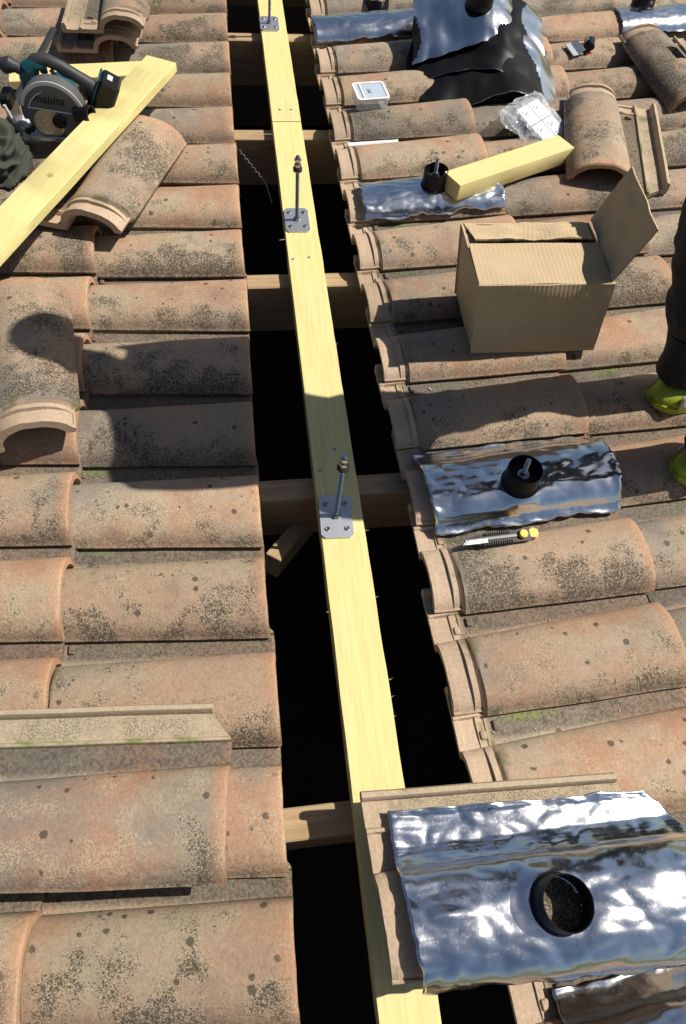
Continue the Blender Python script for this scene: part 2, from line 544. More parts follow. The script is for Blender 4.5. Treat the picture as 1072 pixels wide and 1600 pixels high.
def tile_mesh(name, seed, hole=None, skew=0.0):
    m = MB()
    secs = [tile_section(x) for x in XS]
    nj = len(secs[0][0]); ns = len(XS)
    def wob(x, y, z):
        q = Vector((x * 7 + seed * 9.1, y * 9, seed * 3.3))
        d = noise.noise_vector(q) * .0016 + noise.noise_vector(q * 6) * .00045
        return d
    vs = []
    for layer in (0, 1):
        for i, x in enumerate(XS):
            for (y, z) in secs[i][layer]:
                xx = x
                if y > .214: xx = min(x, TL - .034 * smooth(.215, .262, y)) if x > .3 else x
                d = wob(xx, y, z)
                if layer: d *= .6
                if x in (0, TL): d.x += n3(y * 70, seed * 5, x) * .0009      # slightly ragged ends
                vs.append((xx + d.x, y + d.y - skew * (xx - TL), z + d.z))
    N = ns * nj
    fs = []
    hol = set()
    if hole:
        for i in range(ns - 1):
            for j in range(nj - 1):
                xm = (XS[i] + XS[i + 1]) / 2; ym = (secs[i][0][j][0] + secs[i][0][j + 1][0]) / 2
                if hole[0] < xm < hole[1] and hole[2] < ym < hole[3]: hol.add((i, j))
    for i in range(ns - 1):
        for j in range(nj - 1):
            a, b, c, d = i * nj + j, (i + 1) * nj + j, (i + 1) * nj + j + 1, i * nj + j + 1
            if (i, j) in hol:
                for (p, q), nb in (((a, b), (i, j - 1)), ((c, d), (i, j + 1)), ((b, c), (i + 1, j)), ((d, a), (i - 1, j))):
                    if nb not in hol: fs.append((p, q, q + N, p + N))
                continue
            fs.append((a, b, c, d)); fs.append((a + N, d + N, c + N, b + N))
    for i in range(ns - 1):
        for j in (0, nj - 1):
            a, b = i * nj + j, (i + 1) * nj + j
            fs.append((a, b, b + N, a + N))
    for j in range(nj - 1):
        for i in (0, ns - 1):
            a, b = i * nj + j, i * nj + j + 1
            fs.append((a, b, b + N, a + N))
    m.add(vs, fs)
    for x, y0, y1, h in ((.044, .172, .188, .0165), (.072, .185, .204, .0175)):   # small lugs in the pan
        m.box(x, x + .012, y0 - skew * (x - TL), y1 - skew * (x - TL), .008, h, b=.002)
    me = m.mesh(name, M_TILE, 40)
    at_ = me.attributes.new('tile_coord', 'FLOAT_VECTOR', 'POINT')
    at_.data.foreach_set('vector', [c for q in me.vertices for c in (q.co.x, q.co.y + skew * (q.co.x - TL), q.co.z)])
    return me


LSKEW = math.tan(R(4.6))                       # the upper field's tiles run slightly askew of their foot line
TILES_L = [tile_mesh('roof_tile', s, skew=LSKEW) for s in (6, 7, 8, 9)]
TILES = [tile_mesh('roof_tile', s) for s in (1, 2, 3, 4)]
TILE_SLOT = tile_mesh('slotted_tile', 5, hole=(.18, .26, .085, .125))


def tile_top(x, y):
    """smoothed top of a tile in its own frame, for sheets dressed over it"""
    s = 0; ww = 0
    for dy in (-.026, -.0195, -.013, -.0065, 0, .0065, .013, .0195, .026):
        yy = y + dy
        t = min(1, max(0, x / TL)); bw = .162 + .014 * t; bh = .051 + .010 * t
        if yy < 0: z = .012
        elif yy < bw:
            z = .011 + bh * max(0.0, 1 - (2 * yy / bw - 1) ** 2) ** .41
        elif yy < .262: z = .012
        elif yy < .278: z = .028
        elif yy < .29: z = .006
        else: z = .012 + .05 * math.sin(min(1, (yy - .205) / .15) * math.pi)
        s += z; ww += 1
        if dy == 0: zc = z
    return max(s / ww, zc) + .002


# ------------------------------------------------------------------ the setting: ground, house shell, roof
g = MB(); g.box(-3000, 3000, -3000, 3000, -.2, 0)
go = g.build('ground', M_GRASS); go.matrix_world = Matrix.Translation((0, 0, -4.2)); struct(go)

XA, XB, YA, YB = -1.66, 2.42, -1.50, 3.95       # extent of the tiled field in the roof frame
hw = MB()
zf = -1.25
hw.box(XA - .2, XB + .2, YA - .2, YB + .2, zf - .1, zf)
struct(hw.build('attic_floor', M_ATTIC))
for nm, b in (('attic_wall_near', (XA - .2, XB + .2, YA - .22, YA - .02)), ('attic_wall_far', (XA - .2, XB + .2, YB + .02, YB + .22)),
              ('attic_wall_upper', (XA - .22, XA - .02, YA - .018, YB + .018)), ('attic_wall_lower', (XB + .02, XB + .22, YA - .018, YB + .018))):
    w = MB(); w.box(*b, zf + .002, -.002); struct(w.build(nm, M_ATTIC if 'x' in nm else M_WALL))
hs = MB(); hs.box(XA - .22, XB + .22, YA - .22, YB + .22, -2.6, zf - .102)
struct(hs.build('house_body', M_WALL))

roof = struct(link('roof', None), 'terracotta tiled roof slope with one course of tiles lifted out')
rng = random.Random(7)
# rafters run down the slope; battens run along it
RAFT = [at(450, py, -.02).y for py in (1262, 748, 427, 202, 52)]
RAFT += [RAFT[-1] + .66, RAFT[-1] + 1.32, RAFT[0] - .66]
for i, y in enumerate(RAFT):
    r = MB(); r.box(0, XB - XA, -.055, 0, -.165, 0, b=.003)
    r.build('rafter', M_OLD, roof, T(XA, y, -.021))
def batten(x0, x1, z0=-.0205, z1=-.001):
    b = MB(); b.box(0, YB - YA, x0, x1, z0, z1, b=.002)
    b.build('batten', M_OLD, roof, T(0, YA, 0) @ Rz(R(90)) @ Matrix.Scale(-1, 4, (0, 1, 0)) if False else Matrix(((0, 1, 0, 0), (1, 0, 0, YA), (0, 0, 1, 0), (0, 0, 0, 1))))
for c in range(0, 4): batten(-TE * c - .046, -TE * c - .006)
for c in range(0, 5): batten(TE * c + 2 * TE - TL + .05, TE * c + 2 * TE - TL + .09)
# truss webs below
for (a, b, wd) in ((at(424, 884, -.12), at(540, 745, -.26), .03),):
    a = Vector(a); b = Vector(b)
    w = MB(); L_ = (b - a).length; w.box(0, L_, -.02, .02, -wd, wd, b=.002)
    q = (b - a).to_track_quat('X', 'Z').to_matrix().to_4x4()
    w.build('truss_web', M_OLD, roof, T(a) @ q)
LIFT = math.asin(.019 / TL)
RYAW = R(2.4)
RIGHT_M = {}
LEFT_M = {}
def add_tile(M, mesh=None):
    return link('roof_tile', mesh or rng.choice(TILES), roof, M)
for k in range(-6, 19):
    for c in range(0, 4):                        # upper field: foot of column c at x = -TE*c
        if k < -3 and c == 3: continue
        yaw = R(rng.gauss(0, .35)); dx = rng.gauss(0, .003); dz = rng.gauss(.0, .0008)
        M = T(-TE * c + dx, k * TP + .004 + LSKEW * TE * c + rng.gauss(0, .0015), .0) @ Rz(yaw) @ Ry(-LIFT) @ T(-TL, 0, .002 + abs(dz) + .0006 * c)
        LEFT_M[(k, c)] = M
        add_tile(M, rng.choice(TILES_L))
    for c in range(0, 5):                        # lower field: laid a few degrees askew
        yaw = RYAW + R(rng.gauss(0, .4)); dx = rng.gauss(0, .0025)
        M = T(2 * TE - TL + TE * c + dx + max(0, .012 - .003 * k), k * TP + .010 + .0164 * c, 0) @ Rz(yaw) @ Ry(-LIFT * .95) @ T(0, 0, .001)
        RIGHT_M[(k, c)] = M
        add_tile(M)

# ------------------------------------------------------------------ long plank with the mounting plates
PX0, PW, PT = .1202, .0957, .042
YJ = at(445, 190, .02).y
def plank(name, length, width, thick, seed, rough_edge=.0008):
    m = MB(); n = max(6, int(length / .04))
    sec = [(-.5, 0), (-.5, .12), (-.46, 0)]
    vs = []; fs = []
    ring = [(-.5, -.95), (-.5, -.05), (-.485, 0), (.485, 0), (.5, -.05), (.5, -.95), (.485, -1), (-.485, -1)]
    for i in range(n + 1):
        x = length * i / n
        for j, (a, b) in enumerate(ring):
            e = n3(x * 9, seed * 7 + j * 3) * rough_edge * 1.6 + n3(x * 45, seed + j) * rough_edge
            vs.append((x, a * width + (e if a > 0 else -e), b * thick + n3(x * 3, seed, j // 4) * .0006))
    q = len(ring)
    for i in range(n):
        for j in range(q):
            fs.append((i * q + j, (i + 1) * q + j, (i + 1) * q + (j + 1) % q, i * q + (j + 1) % q))
    fs.append(tuple(range(q))); fs.append(tuple(n * q + j for j in range(q)))
    m.add(vs, fs)
    return m
YAX = Matrix(((0, -1, 0, 0), (1, 0, 0, 0), (0, 0, 1, 0), (0, 0, 0, 1)))       # local X -> roof Y
def long_plank(y0, y1, seed, label, splinters):
    root = thing('plank', label, 'plank', T(PX0 + PW / 2, y0, .02) @ YAX, 'long planks along the open course')
    plank('board', y1 - y0, PW, PT, seed).build('board', M_PINE, root)
    r = random.Random(seed)
    for (px, py, side, ln) in splinters:
        p = at(px, py, .012)
        s = MB(); a = r.uniform(-.6, .6)
        p0 = Vector((p.y - y0, -side * PW / 2, -.006))
        ln *= .65
        s.tube([p0, p0 + Vector((.4 * ln * a, -side * ln * .6, .002)), p0 + Vector((ln * a, -side * ln, .006))], [.0011, .0009, .0003], 5)
        s.build('splinter', M_DEBRIS, root)
    return root
pl1 = long_plank(YA + .1, YJ - .002, 3, 'long yellow treated plank lying along the gap, nearer one carrying two plates',
                 [(565, 830, 1, .014), (578, 935, 1, .010), (503, 958, -1, .012), (607, 1063, 1, .014), (608, 1090, 1, .010), (492, 770, -1, .008), (435, 375, -1, .03), (520, 540, 1, .008), (608, 1120, 1, .007)])
pl2 = long_plank(YJ + .002, YB - .3, 5, 'yellow treated plank continuing the gap line beyond the butt joint at top', [])
# screw heads on the plank
for (px, py, root, y0) in ((523, 702, pl1, YA + .1), (500, 735, pl1, YA + .1), (437, 172, pl2, YJ), (455, 172, pl2, YJ), (458, 405, pl1, YA + .1), (483, 402, pl1, YA + .1)):
    p = at(px, py, .02)
    s = MB(); s.lathe([(.0042, -.002), (.0045, .0006), (.0032, .0012), (.0018, .0004)], 12, T(p.y - y0, -(p.x - PX0 - PW / 2), 0))
    s.build('screw_head', M_DSTEEL, root)


def mount(px, py, label, tilt=(0, 0), rod=.135, yaw=0):
    p = at(px, py, .0205)
    root = thing('mounting_plate', label, 'bracket', T(p.x, p.y, .0206) @ Rz(yaw), 'solar mounting plates screwed to the plank')
    w, h, c = .035, .053, .009
    m = MB()
    poly = [(-w + c, -h), (w - c, -h), (w, -h + c), (w, h - c), (w - c, h), (-w + c, h), (-w, h - c), (-w, -h + c)]
    n = len(poly)
    m.add([(x, y, 0) for x, y in poly] + [(x, y, .004) for x, y in poly], [tuple(range(n))[::-1], tuple(range(n, 2 * n))] + [(i, (i + 1) % n, (i + 1) % n + n, i + n) for i in range(n)])
    pl = m.build('plate', M_ZINC, root)
    for sx in (-1, 1):
        for sy in (-1, 1):
            s = MB(); s.lathe([(.0058, .0042), (.0058, .0056), (.0046, .0068), (.0026, .0066), (.0022, .0048)], 14, T(sx * .021, sy * .031, 0))
            s.build('screw', M_DSTEEL, root)
    Mt = Ry(tilt[0]) @ Rx(tilt[1])
    r = MB(); pr = []
    z = .003
    while z < rod:                                # threaded bar
        pr += [(.0048, z), (.0054, z + .0008)]; z += .0016
    r.lathe(pr, 12, Mt); r.build('threaded_rod', M_STEEL, root)
    def nut(z0, rr, hh):
        s = MB(); s.lathe([(rr * .9, z0), (rr, z0 + .001), (rr, z0 + hh - .001), (rr * .9, z0 + hh)], 6, Mt); return s
    nut(.0042, .0095, .008).build('nut', M_STEEL, root)
    s = MB(); s.lathe([(.0125, rod - .040), (.0125, rod - .038)], 20, Mt); s.build('washer', M_STEEL, root)
    s = MB(); s.lathe([(.012, rod - .0378), (.0128, rod - .033), (.010, rod - .028)], 20, Mt); s.build('rubber_washer', M_RUBBER, root)
    nut(rod - .0278, .0098, .008).build('nut', M_STEEL, root)
    nut(rod - .013, .0095, .008).build('nut', M_STEEL, root)
    return root
mount(464, 345, 'zinc plate with threaded rod on the plank, middle one of three in the gap', (R(0), R(0)), .195)
mount(525, 808, 'zinc plate with threaded rod on the plank, nearest one half in shadow', (R(2), R(-6)), .20, R(-2))
mount(421, 38, 'zinc plate with threaded rod on the plank, farthest one at the top edge', (R(2), 0), .195)


# ------------------------------------------------------------------ flashings
def flashing(M, x0, x1, y0, y1, seed, label, collar=None, rod=False, open_collar=False, group='aluminium roof flashings', amp=1.0, hgt=.05, cr=.045, tilt=0, nu=84, nv=64, zoff=.004, skew=0.0, slant=0.0):
    root = thing('roof_flashing', label, 'flashing', M, group)
    S = seed * 13.7
    def fn(u, v):
        e = .006
        x = x0 + (x1 - slant * v ** 1.5 - x0) * u; y = y0 + (y1 - y0) * v
        x += e * (n3(v * 5, S, 1) + .5 * n3(v * 17, S, 2)) * (1 - u) + e * (n3(v * 5, S, 3) + .5 * n3(v * 17, S, 4)) * u * 1.6
        y += e * (n3(u * 6, S, 5) + .5 * n3(u * 19, S, 6)) * (1 - v) * 1.5 + e * (n3(u * 5, S, 7) + .5 * n3(u * 17, S, 8)) * v
        z = tile_top(x, y) + zoff
        w = n3(x * 6 + S, y * 11, 1.0) * .0026 + n3(x * 14 + S, y * 30, 2.0) * .0018
        w += n3(x * 24 + S, y * 70, 5.) * .0006 + n3(x * 70 + S, y * 60, 6.) * .0003
        for fx, fy, am in ((8, 13, .0035), (19, 33, .0022)):
            d2 = noise.voronoi(Vector((x * fx + S + .25 * n3(x * 20, y * 20), y * fy, 3.3)))[0]
            w += (d2[1] - d2[0]) * am          # pressed facets meeting in creases
        dmp = 1.0
        if collar:
            d = math.hypot(x - collar[0], y - collar[1])
            dmp = smooth(cr * .9, cr * 1.6, d)
            zc = tile_top(*collar) + zoff
            z = zc + (z - zc) * (.25 + .75 * dmp)
        ed = min(u, 1 - u, v, 1 - v)
        z += max(0, w * amp * dmp + .0025) + (n3(u * 9 + S, v * 9, 4.0) * .003 + .001) * amp * (1 - smooth(0, .06, ed))
        return (x, y - skew * (x - TL), max(z, .001))
    m = MB()
    sk = None
    if open_collar and collar:
        sk = lambda p, q: math.hypot((p[0] + q[0]) / 2 - collar[0], (p[1] + q[1]) / 2 + skew * ((p[0] + q[0]) / 2 - TL) - collar[1]) < cr * .93
    m.sheet(fn, nu, nv, skip=sk)
    o = m.build('sheet', M_FLASH, root, sharp=180)
    md = o.modifiers.new('Solidify', 'SOLIDIFY'); md.thickness = .0012; md.offset = -1
    if collar:
        zc = tile_top(*collar) + zoff + .004
        Mc = T(collar[0], collar[1] - skew * (collar[0] - TL), zc) @ Rx(tilt)
        c = MB()
        pr = [(cr * 1.12, -.004), (cr * 1.10, 0), (cr * 1.01, .003), (cr, .006), (cr * .985, hgt - .003), (cr * .97, hgt), (cr * .93, hgt - .001), (cr * .925, .002)]
        c.lathe(pr, 40, Mc, cap=False)
        c.build('collar', M_BLACK, root)
        if not open_collar:
            d = MB(); d.lathe([(cr * .93, hgt * .35), (cr * .5, hgt * .42), (.008, hgt * .5), (.006, hgt * .55)], 32, Mc); d.build('rubber_seal', M_RUBBER, root)
        if rod:
            r = MB(); z = 0; pr = []
            while z < hgt + .028: pr += [(.0046, z), (.0053, z + .0008)]; z += .0016
            r.lathe(pr, 12, Mc @ Rx(R(-2))); r.build('threaded_rod', M_STEEL, root)
            w = MB(); w.lathe([(.0125, hgt * .55), (.0125, hgt * .55 + .002)], 20, Mc); w.build('washer', M_STEEL, root)
            w = MB(); w.lathe([(.0095, hgt * .55 + .0022), (.0095, hgt * .55 + .010)], 6, Mc); w.build('nut', M_STEEL, root)
    return root
def tl(M, px, py, z):
    """tile-local x, y of a photo pixel lying at roof level z"""
    p = M.inverted() @ at(px, py, z); return p.x, p.y
def corner(M, c, z=.05): return tl(M, c[0], c[1], z)

# the one beside the knife, row 1
M1 = RIGHT_M[(1, 0)]
c1 = tl(M1, 808, 762, .06)
flashing(M1, .035, .460, -.016, .200, 1, 'wrinkled aluminium flashing with black collar and rod, beside the yellow utility knife', c1, True, hgt=.048, cr=.038, amp=1.2)
# row 6
M2 = RIGHT_M[(6, 0)]
c2 = tl(M2, 676, 302, .06)
flashing(M2, .038, .46, .000, .155, 2, 'wrinkled aluminium flashing with black collar and rod, just above the cardboard box', c2, True, hgt=.048, cr=.036, amp=1.2)
# top of the picture
M3 = RIGHT_M[(11, 0)]
flashing(M3, .0, .45, .0, .165, 3, 'shiny aluminium flashing cut by the top edge, nearest the gap', tl(M3, 590, 5, .06), True)
M4 = RIGHT_M[(11, 2)]
flashing(M4, tl(M4, 950, 40, .03)[0], tl(M4, 950, 40, .03)[0] + .44, .0, .165, 4, 'aluminium flashing with black collar in the top right corner', tl(M4, 1000, 18, .06), False, hgt=.07)
# bottom edge
M5 = RIGHT_M[(-4, 0)]
flashing(M5, .065, .50, .0, .2, 5, 'aluminium flashing showing only its edge at the bottom right', None)


# ------------------------------------------------------------------ loose tiles
def tile_at(pa, za, la, pb, zb, lb, roll=0.0, sc_=(1, 1, 1)):
    """matrix that puts two local tile points over two photo pixels at roof levels za, zb (centred, true size)"""
    A = at(*pa, za); B = at(*pb, zb)
    la = Vector(a * b for a, b in zip(la, sc_)); lb = Vector(a * b for a, b in zip(lb, sc_))
    dl = lb - la; d = B - A
    yaw = math.atan2(d.y, d.x) - math.atan2(dl.y, dl.x)
    tilt = math.atan2(d.z, math.hypot(d.x, d.y)) - math.atan2(dl.z, math.hypot(dl.x, dl.y))
    Q = Rz(yaw) @ Ry(-tilt) @ Rx(roll)
    mid = (A + B) / 2 - (Q.to_3x3() @ ((la + lb) / 2))
    print('tile span', round(d.length, 3), 'want', round(dl.length, 3))
    return T(mid) @ Q @ Matrix.Diagonal((*sc_, 1))
BIG = (1.0, 1.16, 1.3)
CREST_H, CREST_F = (0.005, .083, .055), (TL, .086, .067)
def loose(name, label, M, mesh=None, group='loose roof tiles'):
    o = link(name, mesh or TILES[0], None, M)
    return tag(o, label, 'roof tile', group)

MD = tile_at((0, 1402), .085, (.128, 0, .006), (356, 1383), .085, (TL, 0, .006))
loose('loose_tile', 'loose clay tile resting on the left field at the bottom, its mossy rim facing up', MD, TILES[1])
MG = tile_at((566, 1237), .108, (0, .277 + LSKEW * TL, .02), (953, 1207), .108, (TL - .035, .277 + LSKEW * .035, .02))
loose('loose_tile', 'loose clay tile lying across plank and right field under the bottom flashing', MG, TILES_L[2])
cg = tl(MG, 868, 1412, .155); cg = (cg[0], cg[1] + LSKEW * (cg[0] - TL))
flashing(MG, .036, .60, .002, .245, 6, 'large wrinkled aluminium flashing with an open black collar at the bottom right', cg, False, True, amp=1.3, hgt=.045, cr=.038, nu=110, nv=90, skew=LSKEW, slant=.13)
MBt = tile_at((150, 313), .150, CREST_H, (228, 196), .142, CREST_F, sc_=BIG)
loose('loose_tile', 'loose clay tile under the diagonal yellow board, head towards the viewer', MBt, TILES[3])
MC = tile_at((45, 620), 0.158, CREST_H, (32, 462), .142, CREST_F, sc_=BIG)
loose('loose_tile', 'loose clay tile at the left edge with a round shadow on it', MC, TILES[0])
ME = tile_at((930, 133), .150, CREST_H, (948, 255), .150, CREST_F, sc_=BIG)
loose('loose_tile', 'loose clay tile with mossy pan between the plate bag and the box flap', ME, TILES[1])
MF = tile_at((1020, 52), .145, CREST_H, (1085, 125), .145, CREST_F, sc_=BIG)
loose('slotted_tile', 'loose clay tile with a rectangular slot in its roll, top right', MF, TILE_SLOT)
MS1 = tile_at((178, 60), .13, CREST_H, (195, -50), .13, CREST_F)
loose('loose_tile', 'lower clay tile of the stack of two behind the saw', MS1, TILES[2])
MS2 = T(at(188, 28, .19) - at(178, 60, .13) + Vector((0, 0, 0))) @ MS1
loose('loose_tile', 'upper clay tile of the stack of two behind the saw, green moss in its pan', MS2, TILES[1])

# ------------------------------------------------------------------ boards
def board(name, label, A, B, width, thick, seed, roll=0, mat=None, cat='board', group=None):
    d = B - A
    X = d.normalized(); Z = Vector((0, 0, 1)); Y = Z.cross(X).normalized(); Z = X.cross(Y)
    Q = Matrix((X, Y, Z)).transposed().to_4x4() @ Rx(roll)
    o = plank(name, d.length, width, thick, seed, .0006).build(name, mat or M_PINE, None, T(A) @ Q)
    return tag(o, label, cat, group)
A = at(-70, 432, .165); B = at(252, 92, .185)
board('cut_board', 'yellow treated board lying diagonally across the loose tile, beside the saw', A, B, .098, .026, 11)
A = at(14, 116, .105); B = at(215, 106, .105)
board('cut_board', 'yellow treated board lying under the circular saw', A, B + (B - A) * .2, .085, .024, 13)
A = at(707, 279, .135); B = at(885, 221, .125)
board('wood_offcut', 'short thick yellow offcut of wood beside the bag of plates', A, B, .075, .048, 17, cat='wood offcut')

# ------------------------------------------------------------------ cardboard box
def cardboard_box():
    zb = .078
    p0 = at(735, 552, zb); p1 = at(925, 547, zb)
    yaw = math.atan2(p1.y - p0.y, p1.x - p0.x)
    W = (p1 - p0).length; D = .215; H = .205; t = .004
    print('box width', W)
    root = thing('cardboard_box', 'open brown cardboard box standing on the right tile field', 'box', T(p0) @ Rz(yaw))
    def panel(name, M, w, h, seed, par=root, bend=.004, taper=0):
        m = MB()
        def fn(s):
            def f(u, v):
                return (w * u + taper * v * (1 - 2 * u), s + bend * math.sin(math.pi * u) * n3(u * 3, v * 3, seed) * 1.5 + bend * .4 * n3(u * 9, v * 9, seed + 4), h * v)
            return f
        m.sheet(fn(0), 20, 14); m.sheet(fn(t), 20, 14)
        n1 = 21 * 15
        rim = [i * 15 for i in range(21)] + [20 * 15 + j for j in range(1, 15)] + [i * 15 + 14 for i in range(19, -1, -1)] + [j for j in range(13, 0, -1)]
        m.f += [(rim[i], rim[(i + 1) % len(rim)], rim[(i + 1) % len(rim)] + n1, rim[i] + n1) for i in range(len(rim))]
        m.mi += [0] * len(rim)
        raw = list(m.v)
        m.v = [(q.x - .14 * q.z, q.y + .02 * q.z, q.z) for q in (M @ Vector(p) for p in m.v)]        # the box is racked a little
        o = m.build(name, M_CARD, par, None, 50)
        pc = o.data.attributes.new('panel_coord', 'FLOAT_VECTOR', 'POINT')
        pc.data.foreach_set('vector', [c + seed * 1.7 * (i == 1) for p in raw for i, c in enumerate(p)])
        return o
    panel('front_panel', T(0, 0, 0), W, H, 1)
    panel('back_panel', T(0, D - t, 0), W, H, 2)
    panel('side_panel', T(t, D, 0) @ Rz(R(-90)), D, H, 3)
    panel('side_panel', T(W, D, 0) @ Rz(R(-90)), D, H, 4)
    panel('bottom_panel', T(.004, D - .004, .001) @ Rx(R(90)), W - .008, D - .008, 5)
    fl = .125
    panel('front_flap', T(.002, .002, H + .001) @ Rx(R(-85)), W - .004, fl, 6, bend=.003)
    panel('back_flap', T(W - .002, D - .002, H + .001) @ Rz(R(180)) @ Rx(R(-79)), W * .97, .078, 7, bend=.012, taper=.012)
    panel('side_flap', T(.001, D - .004, H + .0005) @ Rz(R(-90)) @ Rx(R(-96)), D - .008, .095, 8, bend=.004)
    # right flap stands open, leaning outwards
    panel('side_flap', T(W - .002, .004, H + .001) @ Rz(R(86)) @ Rx(R(24)), D + .005, .15, 9, bend=.006)
cardboard_box()

# ------------------------------------------------------------------ utility knife
def knife():
    a = at(722, 851, .065); b = at(836, 837, .065)
    yaw = math.atan2(b.y - a.y, b.x - a.x); Ln = (b - a).length
    root = thing('utility_knife', 'black and yellow utility knife lying in the pan below the flashing', 'knife', T(a.x, a.y, .074) @ Rz(yaw) @ Rx(R(10)))
    print('knife', Ln)
    m = MB(); h = .0135
    m.prism([(0.012, -h * .55), (.035, -h * .9), (Ln - .02, -h * 1.05), (Ln - .006, -h * .6), (Ln - .006, h * .7), (Ln - .02, h), (.03, h * .75), (.004, h * .3)], -.005, .007, Rx(R(-90)))
    m.build('handle', M_BLACK, root)
    m = MB(); m.box(.002, Ln * .72, -.0035, .0035, .0052, .0075, b=.0008); m.build('slide_channel', M_GREY, root)
    m = MB(); m.prism([(-.004, -.006), (.05, -.006), (.05, .003), (.004, .003)], -.0005, .0005, T(0, -.003, .0085) @ Rx(R(-90))); m.build('blade_holder', M_DSTEEL, root)
    m = MB(); m.lathe([(.0092, .0055), (.0095, .012), (.0082, .0145)], 22, T(Ln * .80, 0, 0)); m.build('lock_wheel', M_YEL, root)
    m = MB(); m.prism([(Ln - .016, -.006), (Ln - .003, -.010), (Ln + .003, -.002), (Ln + .002, .008), (Ln - .008, .013), (Ln - .016, .009)], -.0055, .0085, Rx(R(-90))); m.build('end_cap', M_YEL, root)
    for i in range(14):
        s = MB(); x = .04 + i * .0048
        s.box(x, x + .0018, -h * 1.05, -h * .55, -.003, .009); s.build('grip_ridge', M_CHAR, root)
    for i in range(12):
        s = MB(); x = .046 + i * .0048
        s.box(x, x + .0018, h * .5, h * .98, -.003, .009); s.build('grip_ridge', M_CHAR, root)
knife()

# ------------------------------------------------------------------ circular saw
def text_mesh(body, size, depth):
    cu = bpy.data.curves.new('lettering', 'FONT'); cu.body = body; cu.size = size; cu.extrude = depth
    cu.offset = size * .012; cu.shear = .15; cu.align_x = 'CENTER'
    tmp = bpy.data.objects.new('lettering', cu); col.objects.link(tmp)
    dg = bpy.context.evaluated_depsgraph_get()
    me = bpy.data.meshes.new_from_object(tmp.evaluated_get(dg))
    bpy.data.objects.remove(tmp)
    return me


